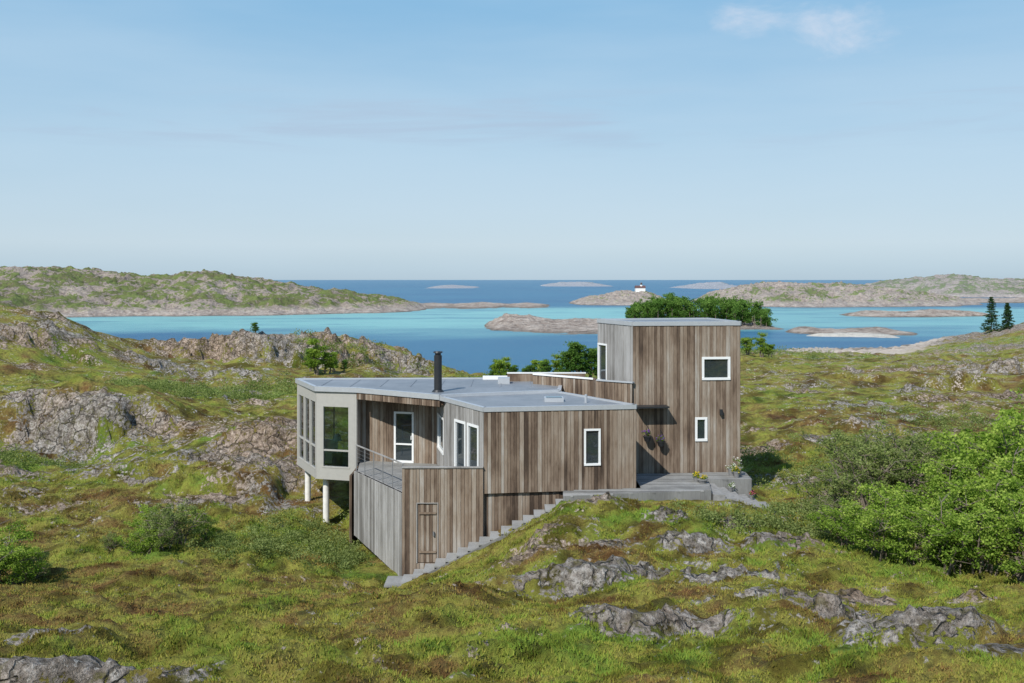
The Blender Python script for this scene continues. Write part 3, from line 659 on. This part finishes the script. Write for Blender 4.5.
R=[(848,30,1.7),(878,28.5,1.9),(915,28,2.0),(950,27.3,2.1),(985,27,2.2),(1018,26.5,2.3),(1050,26,2.4),(1085,27,2.6),(900,31,2.3),(940,31,2.6),(980,31,2.8),(1020,31,3.0),(1060,31,3.2),(1000,35,3.6),(1040,35,3.8),(1085,34,3.8),(960,35,2.9),(1020,38.5,4.0),(1065,39,4.2)]
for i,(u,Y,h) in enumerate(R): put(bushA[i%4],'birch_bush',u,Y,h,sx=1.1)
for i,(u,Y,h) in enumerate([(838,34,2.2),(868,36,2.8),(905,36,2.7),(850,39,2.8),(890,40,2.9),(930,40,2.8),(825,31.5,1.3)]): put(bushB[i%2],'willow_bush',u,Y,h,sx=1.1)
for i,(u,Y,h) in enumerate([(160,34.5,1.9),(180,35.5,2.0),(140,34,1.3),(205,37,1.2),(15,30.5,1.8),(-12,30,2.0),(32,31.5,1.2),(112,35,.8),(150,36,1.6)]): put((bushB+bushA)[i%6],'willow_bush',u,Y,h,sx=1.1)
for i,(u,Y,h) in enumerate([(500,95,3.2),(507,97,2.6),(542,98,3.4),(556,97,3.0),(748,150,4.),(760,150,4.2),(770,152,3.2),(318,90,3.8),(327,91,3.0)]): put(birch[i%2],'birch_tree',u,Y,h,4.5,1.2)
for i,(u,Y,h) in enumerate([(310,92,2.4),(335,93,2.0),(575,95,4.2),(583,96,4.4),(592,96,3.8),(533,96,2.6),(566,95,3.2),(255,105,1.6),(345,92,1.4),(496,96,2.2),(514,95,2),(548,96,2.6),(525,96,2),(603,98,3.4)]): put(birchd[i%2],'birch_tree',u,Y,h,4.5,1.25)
# low green shrub carpets in the hollows: one mesh
C=[];tc=[]
for (u,Y,rx,ry,k) in [(200,71,8,2.5,150),(280,76,7,3,120),(150,68,4,2,50),(310,38.5,1.8,1.8,110),(265,35.5,2.2,1.3,90),(340,36.5,.7,1.6,50),(800,34,1.2,1,50),(560,100,10,4,130),(930,47,5,4,160),(20,52,3,2,60),(880,42,4,3,120),(760,46,2,1.6,30),(740,160,14,10,90),(1010,60,8,6,150),(820,31,.9,.6,30),(720,31.5,1.2,.7,35),(350,104,6,3,50),(790,31.5,1.2,.6,40)]:
    cx=(u-512)/F*Y; X=rng.normal(cx,rx*.6,k); Yy=rng.normal(Y,ry*.6,k); z=terrain(X,Yy)[0]
    hh=rng.uniform(.0,.25,k)*(1+Y/80); C.append(np.stack([X,Yy,z+hh],1)); tc.append(rng.normal(.45,.2,k)+hh*.3)
C=np.concatenate(C);tc=np.concatenate(tc)
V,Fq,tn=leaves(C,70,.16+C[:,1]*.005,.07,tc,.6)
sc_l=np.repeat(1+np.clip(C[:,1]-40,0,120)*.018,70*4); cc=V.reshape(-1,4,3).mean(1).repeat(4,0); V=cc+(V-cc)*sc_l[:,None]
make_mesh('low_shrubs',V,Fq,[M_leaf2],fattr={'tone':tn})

# heath vegetation: tufts as one mesh
def tufts(name,N_,y0,y1,nb,hr,wr,mat,power=1.0):
    Y=y0*(y1/y0)**rng.random(N_)**power; X=(rng.random(N_)-.5)*Y*1.25
    z,rk_,tone,shd=terrain(X,Y)
    cl=fbm(X/.5,Y/.5,2,201)
    inh=((X>-6.3)&(X<9)&(Y>34.5))|((X>-4.2)&(X<1.9)&(Y>33.4)&(Y<35))|((X>1.6)&(X<7.4)&(Y>34.1))|((X>7)&(X<9.6)&(Y>34.8))
    ok=(rk_<.47)&(~inh)&(cl>-.15); X=X[ok];Y=Y[ok];z=z[ok];tone=tone[ok];shd=shd[ok]; K=len(X)
    tone=np.clip(tone+rng.normal(0,.12,K),0,1)
    X=np.repeat(X,nb);Y=np.repeat(Y,nb);z=np.repeat(z,nb);tr=np.repeat(tone,nb);tn=np.clip(tr+rng.normal(0,.1,K*nb),0,1); n_=K*nb
    s_=np.sqrt(Y/18)
    bx=X+rng.normal(0,.05,n_)*s_; by=Y+rng.normal(0,.05,n_)*s_
    an=rng.uniform(0,6.283,n_); h=rng.uniform(hr[0],hr[1],n_)*(.7+.8*sst(.6,1,tr))*s_; w=rng.uniform(wr[0],wr[1],n_)*s_
    lx=rng.normal(0,.6,n_)*h; ly=rng.normal(0,.6,n_)*h; ca_,sa_=np.cos(an)*w,np.sin(an)*w
    V=np.stack([np.stack([bx-ca_,by-sa_,z-.02],1),np.stack([bx+ca_,by+sa_,z-.02],1),np.stack([bx+lx,by+ly,z+h],1)],1).reshape(-1,3)
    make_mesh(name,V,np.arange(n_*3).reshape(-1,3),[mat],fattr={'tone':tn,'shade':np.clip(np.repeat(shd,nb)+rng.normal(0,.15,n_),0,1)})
tufts('heath_vegetation',110000,12.5,50,7,(.02,.075),(.006,.018),M_heath)

# grove on the wooded island
def isl_h(X,Y): 
    gx,gy,gz=g3; i=np.clip(np.searchsorted(gy[:,0],Y),0,gy.shape[0]-1); j=np.clip(np.searchsorted(gx[0],X),0,gx.shape[1]-1); return gz[i,j]
K=150; uu=rng.uniform(628,770,K); YY_=rng.uniform(408,450,K); Xg=(uu-512)/F*YY_; zg=isl_h(Xg,YY_)
prof=np.interp(uu,[626,640,660,690,720,745,765,778],[.5,.8,1,1,.95,.85,.6,.4])
top=11.8*prof*rng.uniform(.8,1.1,K)
C=[];tc=[];mb=MB()
for i in range(K):
    mb.tube((Xg[i],YY_[i],zg[i]-.5),(Xg[i],YY_[i],zg[i]+top[i]*.6),.2,.08,5,cap=False)
    for j in range(11):
        hh=top[i]*random.uniform(.12,.95); rr_=2.6*(1-.5*hh/top[i])
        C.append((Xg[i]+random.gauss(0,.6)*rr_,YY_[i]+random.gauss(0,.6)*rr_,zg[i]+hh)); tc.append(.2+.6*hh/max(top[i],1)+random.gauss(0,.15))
V,Fq,tn=leaves(np.array(C),42,1.25,.62,np.array(tc),.8)
nb=len(mb.V); make_mesh('distant_tree_grove',np.concatenate([np.array(mb.V),V]),mb.F+[tuple(x) for x in (Fq+nb).tolist()],[M_bark,M_leafd],mb.M+[1]*len(Fq),{'tone':list(mb.T)+tn.tolist()})
# spruces
def spruce(u,Y,h,seed):
    r=random.Random(seed); X=(u-512)/F*Y; z0=gh(X,Y)-.2; mb=MB(); mb.tube((0,0,0),(0,0,h),.16,.02,6)
    C=[];tc=[]
    zl=h*.08
    while zl<h:
        rr_=(1-zl/h)**.8*h*.27*r.uniform(.6,1.25)+.08
        for j in range(7):
            a=r.uniform(0,6.28); e=Vector((math.cos(a)*rr_,math.sin(a)*rr_,zl-.18*rr_)); mb.tube((0,0,zl),e,.03,.01,3,cap=False)
            for q in (.35,.65,.95): C.append((e.x*q,e.y*q,zl-.18*rr_*q)); tc.append(.3+.4*q+r.gauss(0,.12))
        zl+=h*.045
    V,Fq,tn=leaves(np.array(C),14,.38,.3,np.array(tc),.45); nb=len(mb.V)
    o=make_mesh('spruce_tree',np.concatenate([np.array(mb.V),V]),mb.F+[tuple(x) for x in (Fq+nb).tolist()],[M_bark,M_spr],mb.M+[1]*len(Fq),{'tone':list(mb.T)+tn.tolist()})
    o.location=(X,Y,z0)
for i,(u,Y,h) in enumerate([(991,262,9.8),(1007,268,8.2)]): spruce(u,Y,h,i)

# lighthouse
lh=empty('lighthouse'); X,Y,z=S(640,291.5,832)
mb=MB(); mb.box(X-4,X+4,Y-3,Y+3,z-2,z+2.6,0); mb.prism([(X-4.3,Y-3.3),(X+4.3,Y-3.3),(X+4.3,Y+3.3),(X-4.3,Y+3.3)],z+2.6,z+2.8,1)
mb.add([(X-4.3,Y-3.3,z+2.8),(X+4.3,Y-3.3,z+2.8),(X+4.3,Y+3.3,z+2.8),(X-4.3,Y+3.3,z+2.8),(X-4.3,Y,z+4.6),(X+4.3,Y,z+4.6)],[(0,1,5,4),(2,3,4,5),(0,4,3),(1,2,5)],1)
mb.tube((X+1,Y,z),(X+1,Y,z+5.2),1.3,1.1,14); mb.tube((X+1,Y,z+5.2),(X+1,Y,z+6.4),.8,.8,12,m=2); mb.tube((X+1,Y,z+6.4),(X+1,Y,z+7.2),1.1,.1,12,m=1)
mb.obj('lighthouse_building',[M_white,simple('dark_roof',(.12,.06,.05)),M_glass],lh)

# flower pots and hanging baskets
M_potg=simple('grey_pot',(.2,.2,.2))
def flower_mat(n_,c): return leafm(n_,[(0,tuple(x*.6 for x in c)),(1,c)],.2)
F_y=flower_mat('yellow_petals',(.75,.55,.03)); F_p=flower_mat('purple_petals',(.2,.06,.45)); F_r=flower_mat('pink_petals',(.6,.1,.2)); F_w=flower_mat('white_petals',(.75,.75,.7))
def pot(name,x,y,z,r,h,fm,pm,fol=.3,hang=False):
    mb=MB(); mb.tube((x,y,z),(x,y,z+h),r*.7,r,14,0); mb.tube((x,y,z+h),(x,y,z+h+.03),r*1.1,r*1.1,14,0)
    if hang:
        mb.box(x-.01,x+.01,y,y+.25,z+h+.42,z+h+.44,0)
        for a in (0,2.1,4.2): mb.tube((x+r*math.cos(a),y+r*math.sin(a),z+h),(x,y,z+h+.42),.006,.006,4,0)
    C=np.array([(x+random.gauss(0,r*.5),y+random.gauss(0,r*.5),z+h+random.uniform(.0,fol)) for _ in range(12)])
    V,Fq,tn=leaves(C,18,.07,.045,np.full(12,.3),1); V2,F2,t2=leaves(C[:9]+np.array([0,-.03,.05]),10,.08,.045,np.full(9,.7),1)
    nb=len(mb.V); VV=np.concatenate([np.array(mb.V),V,V2]); fs=mb.F+[tuple(q) for q in (Fq+nb).tolist()]+[tuple(q) for q in (F2+nb+len(V)).tolist()]
    make_mesh(name,VV,fs,[pm,M_leaf,fm],mb.M+[1]*len(Fq)+[2]*len(F2),{'tone':list(mb.T)+tn.tolist()+t2.tolist()})
pot('hanging_flower_basket',5.15,37.9,-6.15,.15,.16,F_p,M_black,.2,True); pot('hanging_flower_basket',5.68,37.95,-6.35,.15,.16,F_p,M_black,.2,True)
for x,y,r,h,fm,pm,fo in [(8.3,37.6,.15,.26,F_w,M_potg,.2),(8.55,37.7,.16,.28,F_w,M_potg,.3),(8.42,37.3,.12,.2,F_y,M_potg,.15),(6.95,36.3,.18,.12,F_y,M_potg,.12),(6.78,36.6,.12,.16,F_y,M_potg,.15)]:
    pot('flower_pot',x,y,-7.42,r,h,fm,pm,fo)
for x,y,z,fm in [(8.05,36.7,-7.825,F_w),(8.8,36.6,-8.095,F_r)]: pot('flower_pot',x,y,z,.1,.16,fm,M_potg,.12)

# ------------------------------------------------------------------ light, sky, camera
EL=math.radians(44); AZ=math.radians(212)
sd=Vector((math.cos(EL)*math.sin(AZ),math.cos(EL)*math.cos(AZ),math.sin(EL)))
L_=bpy.data.lights.new('sun','SUN'); L_.energy=5.0; L_.angle=math.radians(.55); L_.color=(1,.96,.89)
lo=bpy.data.objects.new('sun',L_); sc.collection.objects.link(lo); lo.rotation_euler=sd.to_track_quat('Z','Y').to_euler()
w=bpy.data.worlds.new('World'); sc.world=w; w.use_nodes=True; nt=w.node_tree; bg=nt.nodes['Background']
sky=N(nt,'ShaderNodeTexSky',sky_type='NISHITA'); sky.sun_disc=False; sky.sun_elevation=EL; sky.sun_rotation=AZ; sky.air_density=1.0; sky.dust_density=.6; sky.ozone_density=1.5; sky.altitude=0
tc_=N(nt,'ShaderNodeTexCoord').outputs['Generated']; sp=N(nt,'ShaderNodeSeparateXYZ'); nt.links.new(tc_,sp.inputs[0])
X_,Y_,Z_=sp.outputs
# summer haze over the sea: pale blue low down, clearer blue higher up
hz=ramp(nt,Z_,[(0,(.44,.59,.72)),(.012,(.47,.63,.76)),(.035,(.56,.70,.81)),(.12,(.46,.66,.83)),(.28,(.25,.52,.79)),(.6,(.14,.32,.66))])
hzb=N(nt,'ShaderNodeVectorMath',operation='SCALE'); nt.links.new(hz,hzb.inputs[0]); hzb.inputs['Scale'].default_value=10
st=noise(nt,vmul(nt,tc_,(2.2,2.2,26)),1.5,7,.6,.4)
zb=mth(nt,'MULTIPLY',mapr(nt,Z_,.11,.15),mapr(nt,Z_,.16,.20,1,0)); veil=mth(nt,'MULTIPLY',mapr(nt,st,.48,.68,0,.6),zb)
pn=noise(nt,vmul(nt,tc_,(7,7,16)),1.6,8,.62,.3)
dx=mth(nt,'DIVIDE',mth(nt,'SUBTRACT',X_,.285),.10); dz=mth(nt,'DIVIDE',mth(nt,'SUBTRACT',mth(nt,'ADD',Z_,mth(nt,'MULTIPLY',X_,.25)),.305),.030)
gs=mth(nt,'SUBTRACT',1,mth(nt,'ADD',mth(nt,'MULTIPLY',dx,dx),mth(nt,'MULTIPLY',dz,dz))); pat=mth(nt,'MULTIPLY',mapr(nt,mth(nt,'ADD',mth(nt,'MULTIPLY',gs,.2),pn),.54,.95,0,.65),mapr(nt,Y_,0,.3))
soft=noise(nt,vmul(nt,tc_,(1.2,1.2,7)),1.3,5,.55)
c=mix(nt,.85,sky.outputs[0],hzb.outputs[0])
c=mix(nt,mapr(nt,soft,.35,.7,0,.25),c,(6.2,7.6,8.8))
c=mix(nt,veil,c,(4.3,5.5,7.1))
c=mix(nt,pat,c,(7.8,8.0,8.9))
nt.links.new(c,bg.inputs['Color']); bg.inputs['Strength'].default_value=.1
cam=bpy.data.cameras.new('camera'); co=bpy.data.objects.new('camera',cam); sc.collection.objects.link(co)
co.location=(0,0,0); co.rotation_euler=(math.radians(90),0,0); cam.lens=35; cam.sensor_width=36; cam.shift_y=-.0605; cam.clip_start=.1; cam.clip_end=80000
sc.camera=co
sc.view_settings.view_transform='Standard'; sc.view_settings.look='None'; sc.view_settings.exposure=0
